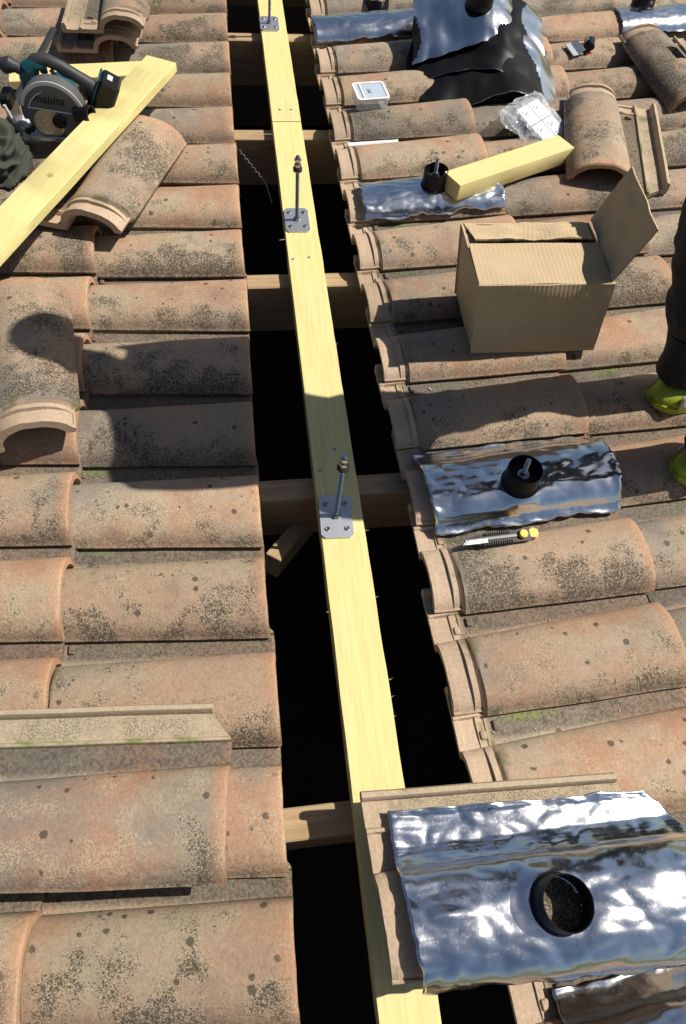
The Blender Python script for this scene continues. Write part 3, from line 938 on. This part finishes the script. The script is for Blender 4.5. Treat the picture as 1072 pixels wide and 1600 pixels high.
def saw():
    p = at(96, 205, .115)
    root = thing('circular_saw', 'teal and black cordless circular saw standing on the yellow board', 'saw', T(p.x, p.y + .01, .1075) @ Rz(R(-4)) @ Matrix.Scale(.87, 4))
    def add(name, m, mat, par=root, M=None): return m.build(name, mat, par, M)
    m = MB(); m.box(-.175, .105, -.045, .085, 0, .003, b=.001); m.box(-.175, .105, -.047, -.0445, -.006, .006, b=.0008)
    add('base_plate', m, M_LGREY)
    m = MB(); m.box(-.172, .02, -.0475, -.0470, -.004, .004); add('scale_strip', m, M_STEEL)
    C = (0.0, .078)
    def arc(r, a0, a1, n): return [(C[0] + r * math.cos(R(a0 + (a1 - a0) * i / n)), C[1] + r * math.sin(R(a0 + (a1 - a0) * i / n))) for i in range(n + 1)]
    m = MB(); m.prism(arc(.098, -12, 192, 34), -.034, .012); gd = add('blade_guard', m, M_GREY)
    m = MB(); m.prism(arc(.0995, 15, 165, 26) + arc(.088, 165, 15, 26), -.0375, -.0345); add('guard_rib', m, M_LGREY, gd)
    # raised outline round the lettering
    pts = [(C[0] - .074 + .148 * i / 10, -.036, C[1] + .012 + .006 * math.cos(i / 10 * 3.0) - .004 * i / 10) for i in range(11)]
    m = MB(); m.tube(pts, .0016, 6); add('outline', m, M_PAPER, gd)
    pts = [(C[0] - .074, -.036, C[1] + .016), (C[0] - .060, -.036, C[1] + .040), (C[0] - .036, -.036, C[1] + .060), (C[0] - .02, -.036, C[1] + .066)]
    m = MB(); m.tube(pts, .0014, 6); add('outline', m, M_PAPER, gd)
    tx = link('lettering', text_mesh('makita', .036, .0008), gd, T(C[0] - .006, -.0355, C[1] + .032) @ Ry(R(6)) @ Rx(R(90)))
    tx.data.materials.append(M_INK)
    m = MB(); m.prism(arc(.086, -175, 5, 30) + [(C[0] + .02, C[1] + .02), (C[0] - .02, C[1] + .02)], -.030, -.004, T(0, -.0056, 0)); add('lower_guard', m, M_GREY)
    m = MB(); m.lathe([(.046, -.0005), (.046, .0005)], 40, T(C[0] - .022, -.0367, C[1] - .030) @ Rx(R(90))); add('blade', m, M_BLADE)
    m = MB(); m.lathe([(.020, 0), (.021, .006), (.016, .009), (.010, .0092)], 24, T(C[0] + .012, -.0372, C[1] - .022) @ Rx(R(90))); add('arbor_hub', m, M_BLACK)
    m = MB(); m.lathe([(.046, 0), (.05, .01), (.05, .08), (.044, .105), (.02, .11)], 30, T(.01, .118, .085) @ Rx(R(90))); add('motor_housing', m, M_TEAL)
    m = MB(); m.tube([(-.062, .035, .135), (-.058, .035, .178), (-.03, .035, .203), (.005, .035, .205), (.045, .035, .186), (.085, .035, .160), (.118, .035, .138), (.136, .035, .112)], [.027, .024, .020, .019, .018, .0185, .021, .024], 14)
    hd = add('handle', m, M_CHAR)
    m = MB(); m.tube([(-.066, .033, .11), (-.064, .033, .15), (-.054, .033, .180), (-.034, .033, .194), (-.012, .033, .19), (-.014, .033, .17)], [.030, .031, .028, .0225, .020, .012], 14); add('handle_shell', m, M_TEAL, hd)
    m = MB(); m.tube([(.01, .0345, .194), (.05, .0345, .176), (.10, .0345, .142)], [.004, .0175, .006], 10); add('grip_stripe', m, M_TEAL, hd)
    m = MB(); m.tube([(.012, .02, .185), (.02, .017, .172), (.014, .02, .16)], .007, 8); add('trigger', m, M_BLACK, hd)
    m = MB(); m.tube([(-.135, .03, .176), (-.125, .03, .186), (-.11, .03, .19), (-.092, .03, .182), (-.075, .03, .165)], [.018, .024, .024, .017, .012], 14); add('front_knob', m, M_CHAR)
    bm_ = T(.168, .045, .118) @ Ry(R(28))
    m = MB(); m.box(-.03, .032, -.040, .040, -.060, .040, bm_, b=.008); bt = add('battery', m, M_BLACK)
    m = MB(); m.box(-.037, -.0305, -.037, .037, -.05, .036, bm_, b=.002); add('battery_mount', m, M_TEAL, bt)
    m = MB(); m.box(-.012, .004, -.016, .012, .0405, .0418, bm_, b=.0005); add('battery_label', m, M_LGREY, bt)
    m = MB(); m.tube([(.118, .036, .12), (.122, .036, .085), (.105, .03, .06)], [.026, .024, .022], 12); add('rear_housing', m, M_BLACK)
    # dust port
    Md = T(.070, -.03, .080) @ Ry(R(82)) @ Rx(R(18))
    m = MB(); m.lathe([(.022, 0), (.022, .035), (.0265, .037), (.0265, .056), (.0225, .056), (.0215, .03)], 24, Md, cap=False); add('dust_port', m, M_BLACK)
    m = MB(); m.lathe([(.021, .029), (.02, .030)], 24, Md); add('port_floor', m, M_INK)
    # depth/bevel brackets and levers
    m = MB(); m.box(-.150, -.138, -.03, .07, .003, .075, b=.002); add('bevel_bracket', m, M_DSTEEL)
    m = MB(); m.tube([(-.146, -.036, .10), (-.140, -.036, .075), (-.134, -.036, .045)], .005, 8); add('bevel_lever', m, M_LGREY)
    m = MB(); m.box(-.165, -.13, -.02, .05, .075, .115, b=.006); add('bevel_housing', m, M_BLACK)
    m = MB(); m.tube([(.083, -.04, .040), (.090, -.044, .022), (.100, -.046, .008)], [.004, .005, .006], 8); add('depth_lever', m, M_STEEL)
    for i, (x, z) in enumerate(((-.11, .03), (-.095, .022), (-.08, .03))):
        m = MB(); m.lathe([(.009, 0), (.009, .012), (.006, .015)], 14, T(x, -.034, z) @ Rx(R(90))); add('clamp_screw', m, M_BLACK if i else M_STEEL)
saw()
# black bar leaning behind the saw
m = MB(); a = at(20, 165, .14); b = at(84, 45, .14)
m.tube([a, (a + b) / 2, b], .011, 10, flat=.5)
tag(m.build('black_strap', M_RUBBER), 'flat black strap running behind the saw to the stacked tiles', 'strap')

# ------------------------------------------------------------------ olive cloth at the left edge
def cloth():
    p = at(2, 262, .09)
    m = MB(); n = 90; k = 50; vs = []; fs = []
    for j in range(k + 1):
        ph = math.pi * .5 * j / k
        for i in range(n):
            a = 2 * math.pi * i / n
            q = Vector((math.cos(a) * math.cos(ph), math.sin(a) * math.cos(ph), math.sin(ph)))
            r = 1 + .16 * n3(q.x * 1.6, q.y * 1.6, q.z * 1.6) + .20 * (1 - abs(n3(q.x * 1.9 + 2, q.y * 1.9 + 4, q.z * 4.5)) * 3.2) + .03 * n3(q.x * 9, q.y * 9, q.z * 9)
            vs.append((q.x * .085 * r, q.y * .10 * r, q.z * .115 * r))
    for j in range(k):
        for i in range(n):
            fs.append((j * n + i, j * n + (i + 1) % n, (j + 1) * n + (i + 1) % n, (j + 1) * n + i))
    fs.append(tuple(range(n))[::-1])
    m.add(vs, fs)
    tag(m.build('cloth_bundle', M_OLIVE, None, T(p.x - .02, p.y + .05, .062), sharp=180), 'dark olive crumpled cloth below the saw at the left edge', 'cloth')
cloth()

# ------------------------------------------------------------------ crumpled stack of flashings at the top
def crumpled(label, c0, w, d, z0, seed, collar=False, yaw=0, front=.03, hump=.05, black=0.0):
    p = at(*c0, z0)
    root = thing('roof_flashing', label, 'flashing', T(p.x, p.y, z0) @ Rz(yaw), 'flashings heaped at the top')
    S = seed * 5.3
    def fn(dz):
        def f(u, v):
            x = (u - .5) * w * (1 + .16 * (1 - v)); y = v * d
            x += .012 * n3(v * 4, S); y += .016 * n3(u * 4, S + 3) * (1 - v) + .01 * n3(u * 11, S + 1) * (1 - v)
            z = hump * math.exp(-((u - .62 - .1 * v) / .26) ** 2) - .035 * (abs(u - .5) * 2) ** 2 - front * (1 - v) ** 2 + .03 * v
            z += .016 * n3(u * 3 + S, v * 2.5, 1) + .004 * n3(u * 8 + S, v * 6, 2) + .006 * (1 - abs(n3(u * 4 + v * 2 + S, v * 3, 5)) * 2)
            return (x, y, z + dz)
        return f
    m = MB(); m.sheet(fn(0), 60, 44)
    m.mi = [1 if (i // 44) / 60 < black + .06 * math.sin(i % 44 / 7) else 0 for i in range(60 * 44)]  # black part of the top face: a dark reflection painted into the metal
    m.build('sheet', [M_FLASH, M_BACK_DARK_REFL], root, sharp=180)
    m = MB(); m.sheet(fn(-.0022), 60, 44); m.build('backing', M_BACK_DARK_REFL, root, sharp=180)
    m = MB(); m.tube([fn(0)(i / 60, 0) for i in range(61)], .0011, 5); m.build('rim', M_STEEL, root)
    if collar:
        x, y, z = fn(0)(.56, .42)
        c = MB(); cr = .045
        c.lathe([(cr * 1.12, -.008), (cr * 1.02, 0), (cr, .006), (cr * .98, .075), (cr * .93, .075), (cr * .92, 0)], 36, T(x, y, z), cap=False); c.build('collar', M_BLACK, root)
        c = MB(); c.lathe([(cr * .92, .01), (.02, .02)], 32, T(x, y, z)); c.build('rubber_seal', M_RUBBER, root)
crumpled('bottom crumpled flashing of the heap, dark reflection painted over most of its top', (775, 146), .42, .34, .11, 1, yaw=R(-6), front=.05, black=.80)
crumpled('middle crumpled flashing of the heap at the top', (750, 100), .43, .34, .145, 2, yaw=R(-12), front=.06, black=.86)
crumpled('top blue reflecting flashing of the heap, with a black collar', (748, 46), .36, .30, .205, 3, True, R(-2), front=.085)

# ------------------------------------------------------------------ plates in a film bag
def plate_bag():
    p = at(838, 207, .085)
    q = at(880, 170, .085)
    M = T(at(845, 190, .095)) @ Rz(R(38)) @ Rx(R(18))
    root = thing('plate_bag', 'crinkled clear bag of pale zinc plates beside the offcut', 'bag', M)
    s = .058
    for i in (0, 1):
        for j in (0, 1):
            m = MB(); x0 = (i - 1) * s + .002; y0 = (j - 1) * (s + .014) + .002
            m.box(x0, x0 + s - .003, y0, y0 + s + .011, 0, .005, b=.0008)
            pl = m.build('plate', M_PLATE, root)
            for dx, dy in ((.012, .050), (.018, .040), (.026, .044), (.012, .012)):
                h = MB(); h.lathe([(.0032, .0052), (.0032, .0056)], 10, T(x0 + dx, y0 + dy, 0)); h.build('hole', M_INK, pl)
    for z, sgn in ((.0085, 1), (-.006, -1)):
        def fn(u, v):
            x = (u - .5) * .20; y = (v - .5) * .22
            x += .012 * n3(v * 5, z * 900); y += .012 * n3(u * 5, z * 700 + 3)
            e = max(abs(u - .5), abs(v - .5)) * 2
            zz = z * (1 - smooth(.75, 1, e)) + sgn * (.010 * (1 - abs(n3(u * 7 + z * 90, v * 7, 2)) * 2) * smooth(.45, .9, e) + .0035 * abs(n3(u * 14, v * 14, 4)))
            return (x, y, zz - .02 * smooth(.6, 1, e))
        m = MB(); m.sheet(fn, 48, 48); m.build('film', M_FILM, root, sharp=20)
plate_bag()

# ------------------------------------------------------------------ lidded tub, bracket, white strip, wire
def tub():
    p = at(578, 152, .085)
    root = thing('plastic_tub', 'small clear plastic tub with a frosted lid on the tiles near the gap', 'tub', T(p.x, p.y, .0685) @ Rz(R(8)) @ Rx(R(4)))
    w, d, h = .054, .046, .032
    def rr(w, d, r, n=6):
        pts = []
        for cx, cy, a0 in ((w - r, d - r, 0), (-w + r, d - r, 90), (-w + r, -d + r, 180), (w - r, -d + r, 270)):
            for i in range(n + 1):
                a = R(a0 + 90 * i / n); pts.append((cx + r * math.cos(a), cy + r * math.sin(a)))
        return pts
    def slab(P, z0, z1, m):
        n = len(P); m.add([(x, y, z0) for x, y in P] + [(x, y, z1) for x, y in P], [tuple(range(n))[::-1], tuple(range(n, 2 * n))] + [(i, (i + 1) % n, (i + 1) % n + n, i + n) for i in range(n)])
    m = MB(); slab(rr(w * .94, d * .94, .01), 0, h, m); m.build('tub_body', M_TUB, root)
    m = MB(); slab(rr(w * .86, d * .84, .006), h + .0045, h + .006, m); lid = m.build('lid', M_LID, root)
    m = MB(); P = rr(w, d, .012); Q = rr(w * .86, d * .84, .006); n = len(P)
    vs = [(x, y, h) for x, y in P] + [(x, y, h + .008) for x, y in P] + [(x, y, h + .008) for x, y in Q] + [(x, y, h) for x, y in Q]
    m.add(vs, [(k * n + i, k * n + (i + 1) % n, ((k + 1) % 4) * n + (i + 1) % n, ((k + 1) % 4) * n + i) for k in range(4) for i in range(n)])
    m.build('lid_rim', M_RIM, root)
    m = MB(); m.box(-w * .62, -w * .52, -d * .83, d * .83, h + .006, h + .009, b=.001); m.build('hinge_bar', M_RIM, root)
    t = link('lettering', text_mesh('OE', .016, .0002), lid, T(-.012, 0, h + .0063) @ Rz(R(-86)))
    t.data.materials.append(M_INK)
tub()
def bracket():
    p = at(902, 82, .06)
    root = thing('metal_bracket', 'small bent steel bracket on the tiles in the upper right', 'bracket', T(p.x, p.y, .072) @ Rz(R(20)) @ Rx(R(12)))
    m = MB(); m.box(-.045, .005, -.03, .03, 0, .004, b=.001); m.box(-.012, .012, -.03, .03, .012, .016, Ry(R(-38)), b=.001)
    m.build('angle', M_ZINC, root)
    m = MB(); m.tube([(.01, -.02, .006), (.03, -.022, .022), (.045, .0, .022), (.05, .022, .006)], [.012, .016, .016, .012], 10); m.build('clamp', M_BLACK, root)
    m = MB(); m.lathe([(.006, 0), (.006, .028), (.009, .029), (.009, .034)], 12, T(.02, 0, .004)); m.build('bolt', M_STEEL, root)
    m = MB(); m.box(.012, .04, -.036, -.028, -.002, .005, b=.001); m.build('tab', M_RED, root)
bracket()
MW = RIGHT_M[(7, 0)]
m = MB(); m.sheet(lambda u, v: tuple(MW @ Vector((.045 + .17 * u, .190 + .008 * v, .016 + .009 * v + .001 * n3(u * 9, v)))), 20, 3)
o = m.build('paper_strip', M_PAPER)
md = o.modifiers.new('Solidify', 'SOLIDIFY'); md.thickness = .0012
tag(o, 'thin white strip lying in the pan above the plank-side flashing', 'strip')
m = MB(); pts = []
for i in range(40):
    t = i / 39
    q = at(374 + 34 * t, 236 + 42 * t, -.01 - .04 * t)
    pts.append(q + Vector((.004 * math.sin(t * 38), 0, .004 * math.cos(t * 38))))
m.tube(pts, .0016, 6)
for k, (dx, dy) in enumerate(((.03, -.05), (.05, .0))):
    e = pts[-1]; m.tube([e, e + Vector((dx * .5, dy * .3, -.02)), e + Vector((dx, dy, -.06))], .0012, 6)
tag(m.build('twisted_wire', M_WIRE), 'twisted galvanised wire hanging into the gap on the left', 'wire')

# ------------------------------------------------------------------ debris: chips and crumbs in the pans (uncountable)
m = MB(); rd = random.Random(21)
for i in range(650):
    side = rd.random() < .55
    k = rd.randint(-5, 12)
    M = RIGHT_M[(k, rd.choice((0, 0, 1)))] if side else LEFT_M[(k, rd.choice((0, 0, 1)))]
    x = rd.choice((rd.uniform(.065, .1), rd.uniform(.07, .45))); y = rd.uniform(.152, .196)
    s = rd.uniform(.0006, .0020) * (1.8 if rd.random() < .08 else 1)
    m.box(-s * rd.uniform(.8, 2.5), s, -s * .6, s * .6, -s * .3, s * .35, M @ T(x, y, .0125 + s * .2) @ Rz(rd.uniform(0, 6.3)) @ Rx(rd.uniform(-.4, .4)))
o = m.build('crumbs', M_DEBRIS); struct(o, 'crumbs and wood chips scattered in the tile pans', 'stuff')

# ------------------------------------------------------------------ worker at the right edge
def skin_obj(name, mat, J, E, parent, M=None, sub=2):
    names = list(J); me = bpy.data.meshes.new(name)
    me.from_pydata([J[n][0] for n in names], [(names.index(a), names.index(b)) for a, b in E], [])
    me.materials.append(mat)
    o = bpy.data.objects.new(name, me); col.objects.link(o); o.parent = parent
    if M: o.matrix_basis = M
    o.modifiers.new('Skin', 'SKIN').use_smooth_shade = True
    for i, n in enumerate(names):
        r = J[n][1]; sv = me.skin_vertices[0].data[i]
        sv.radius = r if isinstance(r, tuple) else (r, r)
        sv.use_root = (i == 0)
    s = o.modifiers.new('Subdivision', 'SUBSURF'); s.levels = sub; s.render_levels = sub
    return o


def worker():
    toeA = at(1016, 628, .075); toeB = at(1052, 742, .075)       # far (right) and near (left) shoe tips
    base = RM @ ((toeA + toeB) / 2 + Vector((.20, 0, 0)))
    root = link('person', None); root.matrix_world = Matrix.Translation(base) @ Rz(R(180))
    tag(root, 'standing person at the right edge in black trousers and lime and white shoes', 'person')
    inv = root.matrix_world.inverted()
    def loc(p): return inv @ (RM @ p)
    tA, tB = loc(toeA), loc(toeB)                                 # x forward, y left, z up
    aA = tA + Vector((-.098, -.045, .075)); aB = tB + Vector((-.105, -.035, .075))
    hz = .80
    kA = Vector((aA.x + .045, aA.y - .005, .45 + aA.z * .3)); kB = Vector((aB.x + .045, aB.y + .01, .43 + aB.z * .3))
    pel = Vector(((aA.x + aB.x) / 2 - .06, (aA.y + aB.y) / 2 - .03, hz + .06))
    hA = pel + Vector((0, -.09, -.06)); hB = pel + Vector((0, .09, -.06))
    ch = pel + Vector((.10, -.14, .33)); nk = ch + Vector((.06, -.09, .11)); hd = nk + Vector((.04, -.06, .08)); top = hd + Vector((.02, -.015, .11))
    sA = ch + Vector((.0, -.17, .05)); sB = ch + Vector((.0, .17, .05))
    eA = sA + Vector((.02, -.03, -.27)); wA = eA + Vector((.16, .11, .08))
    eB = sB + Vector((.02, .02, -.27)); wB = eB + Vector((.16, -.10, .08))
    J = {'pel': (pel, (.11, .08)), 'ch': (ch, (.13, .085)), 'nk': (nk, .052), 'hd': (hd, (.075, .09)), 'top': (top, (.06, .072)),
         'sA': (sA, .052), 'eA': (eA, .038), 'wA': (wA, .026), 'sB': (sB, .052), 'eB': (eB, .038), 'wB': (wB, .026),
         'hA': (hA, .075), 'kA': (kA, .052), 'aA': (aA, .036), 'hB': (hB, .075), 'kB': (kB, .052), 'aB': (aB, .036)}
    E = [('pel', 'ch'), ('ch', 'nk'), ('nk', 'hd'), ('hd', 'top'), ('ch', 'sA'), ('sA', 'eA'), ('eA', 'wA'), ('ch', 'sB'), ('sB', 'eB'), ('eB', 'wB'),
         ('pel', 'hA'), ('hA', 'kA'), ('kA', 'aA'), ('pel', 'hB'), ('hB', 'kB'), ('kB', 'aB')]
    for s, w, e in (('A', wA, eA), ('B', wB, eB)):
        d = (w - e).normalized(); sd = Vector((0, 0, 1)).cross(d).normalized() * (1 if s == 'A' else -1)
        pm = w + d * .07; J['p' + s] = (pm, (.030, .016)); E.append(('w' + s, 'p' + s))
        for i, (o_, ln) in enumerate(((-.028, .062), (-.009, .072), (.010, .068), (.028, .055))):
            a1 = pm + d * .028 + sd * o_; a2 = a1 + d * ln * .55 + Vector((0, 0, -.012)); a3 = a2 + d * ln * .4 + Vector((0, 0, -.022))
            for q, pnt, rr in ((1, a1, .009), (2, a2, .0085), (3, a3, .007)): J['f%s%d%d' % (s, i, q)] = (pnt, rr)
            E += [('p' + s, 'f%s%d1' % (s, i)), ('f%s%d1' % (s, i), 'f%s%d2' % (s, i)), ('f%s%d2' % (s, i), 'f%s%d3' % (s, i))]
        b1 = w + d * .035 + sd * -.034; b2 = b1 + d * .035 + sd * -.018 + Vector((0, 0, -.008))
        J['t%s1' % s] = (b1, .010); J['t%s2' % s] = (b2, .0085); E += [('w' + s, 't%s1' % s), ('t%s1' % s, 't%s2' % s)]
    body = skin_obj('body', M_SKIN, J, E, root)
    # face and hair
    fw = Vector((1, 0, -.15)).normalized()
    m = MB()
    hc = hd + Vector((.01, -.005, .045))
    m.tube([hc + fw * .082 + Vector((0, 0, .012)), hc + fw * .105 + Vector((0, 0, -.022)), hc + fw * .088 + Vector((0, 0, -.03))], [.007, .014, .008], 10); m.build('nose', M_SKIN, root)
    for s in (-1, 1):
        m = MB(); m.lathe([(.001, -.011), (.008, -.008), (.0115, 0), (.008, .008), (.001, .011)], 14, T(hc + fw * .075 + Vector((0, s * .033, .010)))); m.build('eye', M_PAPER, root)
        m = MB(); m.tube([hc + Vector((-.01, s * .082, -.03)), hc + Vector((-.018, s * .092, .0)), hc + Vector((-.012, s * .084, .025))], [.007, .013, .007], 8, flat=.5); m.build('ear', M_SKIN, root)
    m = MB(); m.tube([hc + fw * .084 + Vector((0, -.024, -.058)), hc + fw * .094 + Vector((0, 0, -.057)), hc + fw * .084 + Vector((0, .024, -.058))], [.003, .006, .003], 8); m.build('mouth', M_RED, root)
    m = MB(); n = 28
    vs = []; fs = []
    for j in range(13):
        ph = -0.35 + (math.pi / 2 + .35) * j / 12
        for i in range(n):
            a = 2 * math.pi * i / n
            cut = .55 if abs(a - math.pi) > 2.2 else 0                 # hairline higher over the face
            p2 = max(ph, cut - .1 if math.cos(a) > .45 else ph)
            vs.append(hc + Vector((-.008 + .096 * math.cos(a) * math.cos(p2), .086 * math.sin(a) * math.cos(p2), .015 + .105 * math.sin(p2) + .004 * n3(a * 5, ph * 9))))
    for j in range(12):
        for i in range(n): fs.append((j * n + i, j * n + (i + 1) % n, (j + 1) * n + (i + 1) % n, (j + 1) * n + i))
    m.add(vs, fs); m.build('hair', M_HAIR, root, sharp=180)
    # trousers, gaiters, jacket
    ka = kA + Vector((-.01, 0, 0)); kb = kB + Vector((-.01, 0, 0))
    sa = aA.lerp(kA, .22); sb = aB.lerp(kB, .22)
    J = {'p': (pel, (.165, .125)), 'w': (pel + Vector((.01, -.02, .12)), (.15, .11)), 'hA': (hA + Vector((0, -.005, 0)), .108), 'mA': (hA.lerp(kA, .5), .094), 'kA': (ka, .068), 'cA': (ka.lerp(sa, .55), .064), 'sA': (sa, .062),
         'hB': (hB + Vector((0, .005, 0)), .108), 'mB': (hB.lerp(kB, .5), .094), 'kB': (kb, .068), 'cB': (kb.lerp(sb, .55), .064), 'sB': (sb, .062)}
    E = [('p', 'w'), ('p', 'hA'), ('hA', 'mA'), ('mA', 'kA'), ('kA', 'cA'), ('cA', 'sA'), ('p', 'hB'), ('hB', 'mB'), ('mB', 'kB'), ('kB', 'cB'), ('cB', 'sB')]
    tr = skin_obj('trousers', M_TROUSER, J, E, root, sub=3)
    tx = bpy.data.textures.new('folds', 'CLOUDS'); tx.noise_scale = .09
    dm = tr.modifiers.new('Displace', 'DISPLACE'); dm.texture = tx; dm.strength = .04; dm.mid_level = .5
    for a_, s_ in ((aA, sa), (aB, sb)):
        m = MB(); m.tube([a_ + Vector((.012, 0, -.04)), a_ + Vector((.008, 0, .0)), a_.lerp(s_, .6), s_ + Vector((0, 0, .03))], [.062, .058, .058, .060], 18); m.build('sock', M_TROUSER, root)
    J = {'b': (pel + Vector((.0, -.005, -.09)), (.165, .125)), 'w': (pel + Vector((.01, -.02, .06)), (.180, .138)), 'm': (pel.lerp(ch, .55), (.165, .122)), 'c': (ch, (.17, .12)), 'n': (nk + Vector((-.01, 0, -.02)), .072),
         'sA': (sA, .078), 'eA': (eA, .056), 'wA': (wA.lerp(eA, .1), .040), 'sB': (sB, .078), 'eB': (eB, .056), 'wB': (wB.lerp(eB, .1), .040)}
    E = [('b', 'w'), ('w', 'm'), ('m', 'c'), ('c', 'n'), ('c', 'sA'), ('sA', 'eA'), ('eA', 'wA'), ('c', 'sB'), ('sB', 'eB'), ('eB', 'wB')]
    skin_obj('jacket', M_JACKET, J, E, root)
    # shoes: lofted along the foot, lying on the slope
    slope = inv.to_3x3() @ (RM.to_3x3() @ Vector((-1, 0, 0)))      # uphill = forward
    nrm = inv.to_3x3() @ (RM.to_3x3() @ Vector((0, 0, 1)))
    for t in (tA, tB):
        side = nrm.cross(slope).normalized()
        Q = Matrix((slope.normalized(), side, nrm.normalized())).transposed().to_4x4() @ Rz(R(14))
        Mx = Matrix.Translation(t - nrm * .006) @ Q
        sh = MB(); so_ = MB(); vs = []; fs = []
        st = [(.0, .012, .02), (-.012, .028, .028), (-.04, .041, .037), (-.08, .047, .047), (-.12, .046, .070), (-.16, .042, .096), (-.20, .042, .105), (-.24, .040, .098), (-.268, .030, .085), (-.28, .014, .06)]
        n = 16
        for x, wd, ht in st:
            for i in range(n):
                a = 2 * math.pi * i / n
                cz = math.sin(a); cy = math.cos(a)
                vs.append((x, wd * math.copysign(abs(cy) ** .75, cy), .014 + (ht * cz if cz > 0 else .006 * cz)))
        for j in range(len(st) - 1):
            for i in range(n): fs.append((j * n + i, j * n + (i + 1) % n, (j + 1) * n + (i + 1) % n, (j + 1) * n + i))
        fs.append(tuple(range(n))); fs.append(tuple((len(st) - 1) * n + i for i in range(n)))
        sh.add(vs, fs, Mx); shoe = sh.build('shoe', M_LIME, root, sharp=60)
        P = [(x, wd + .004) for x, wd, h in st] + [(x, -wd - .004) for x, wd, h in reversed(st)]
        k = len(P)
        lift = lambda x: .010 * smooth(-.05, .01, x)
        so_.add([(x, y, lift(x) - .004) for x, y in P] + [(x, y * .99, lift(x) + .012) for x, y in P], [tuple(range(k)), tuple(range(k, 2 * k))[::-1]] + [(i, (i + 1) % k, (i + 1) % k + k, i + k) for i in range(k)], Mx)
        so_.build('sole', M_LIME, shoe)
        for sg in (-1, 1):                                          # white side panel
            w = MB()
            w.sheet(lambda u, v: tuple(Mx @ Vector((-.040 - .19 * u, sg * (.0475 - .004 * u - .010 * v * v + .002), .018 + v * (.035 + .03 * u)))), 10, 5)
            oo = w.build('side_panel', M_WHITE, shoe)
            md = oo.modifiers.new('Solidify', 'SOLIDIFY'); md.thickness = .003; md.offset = 0
worker()
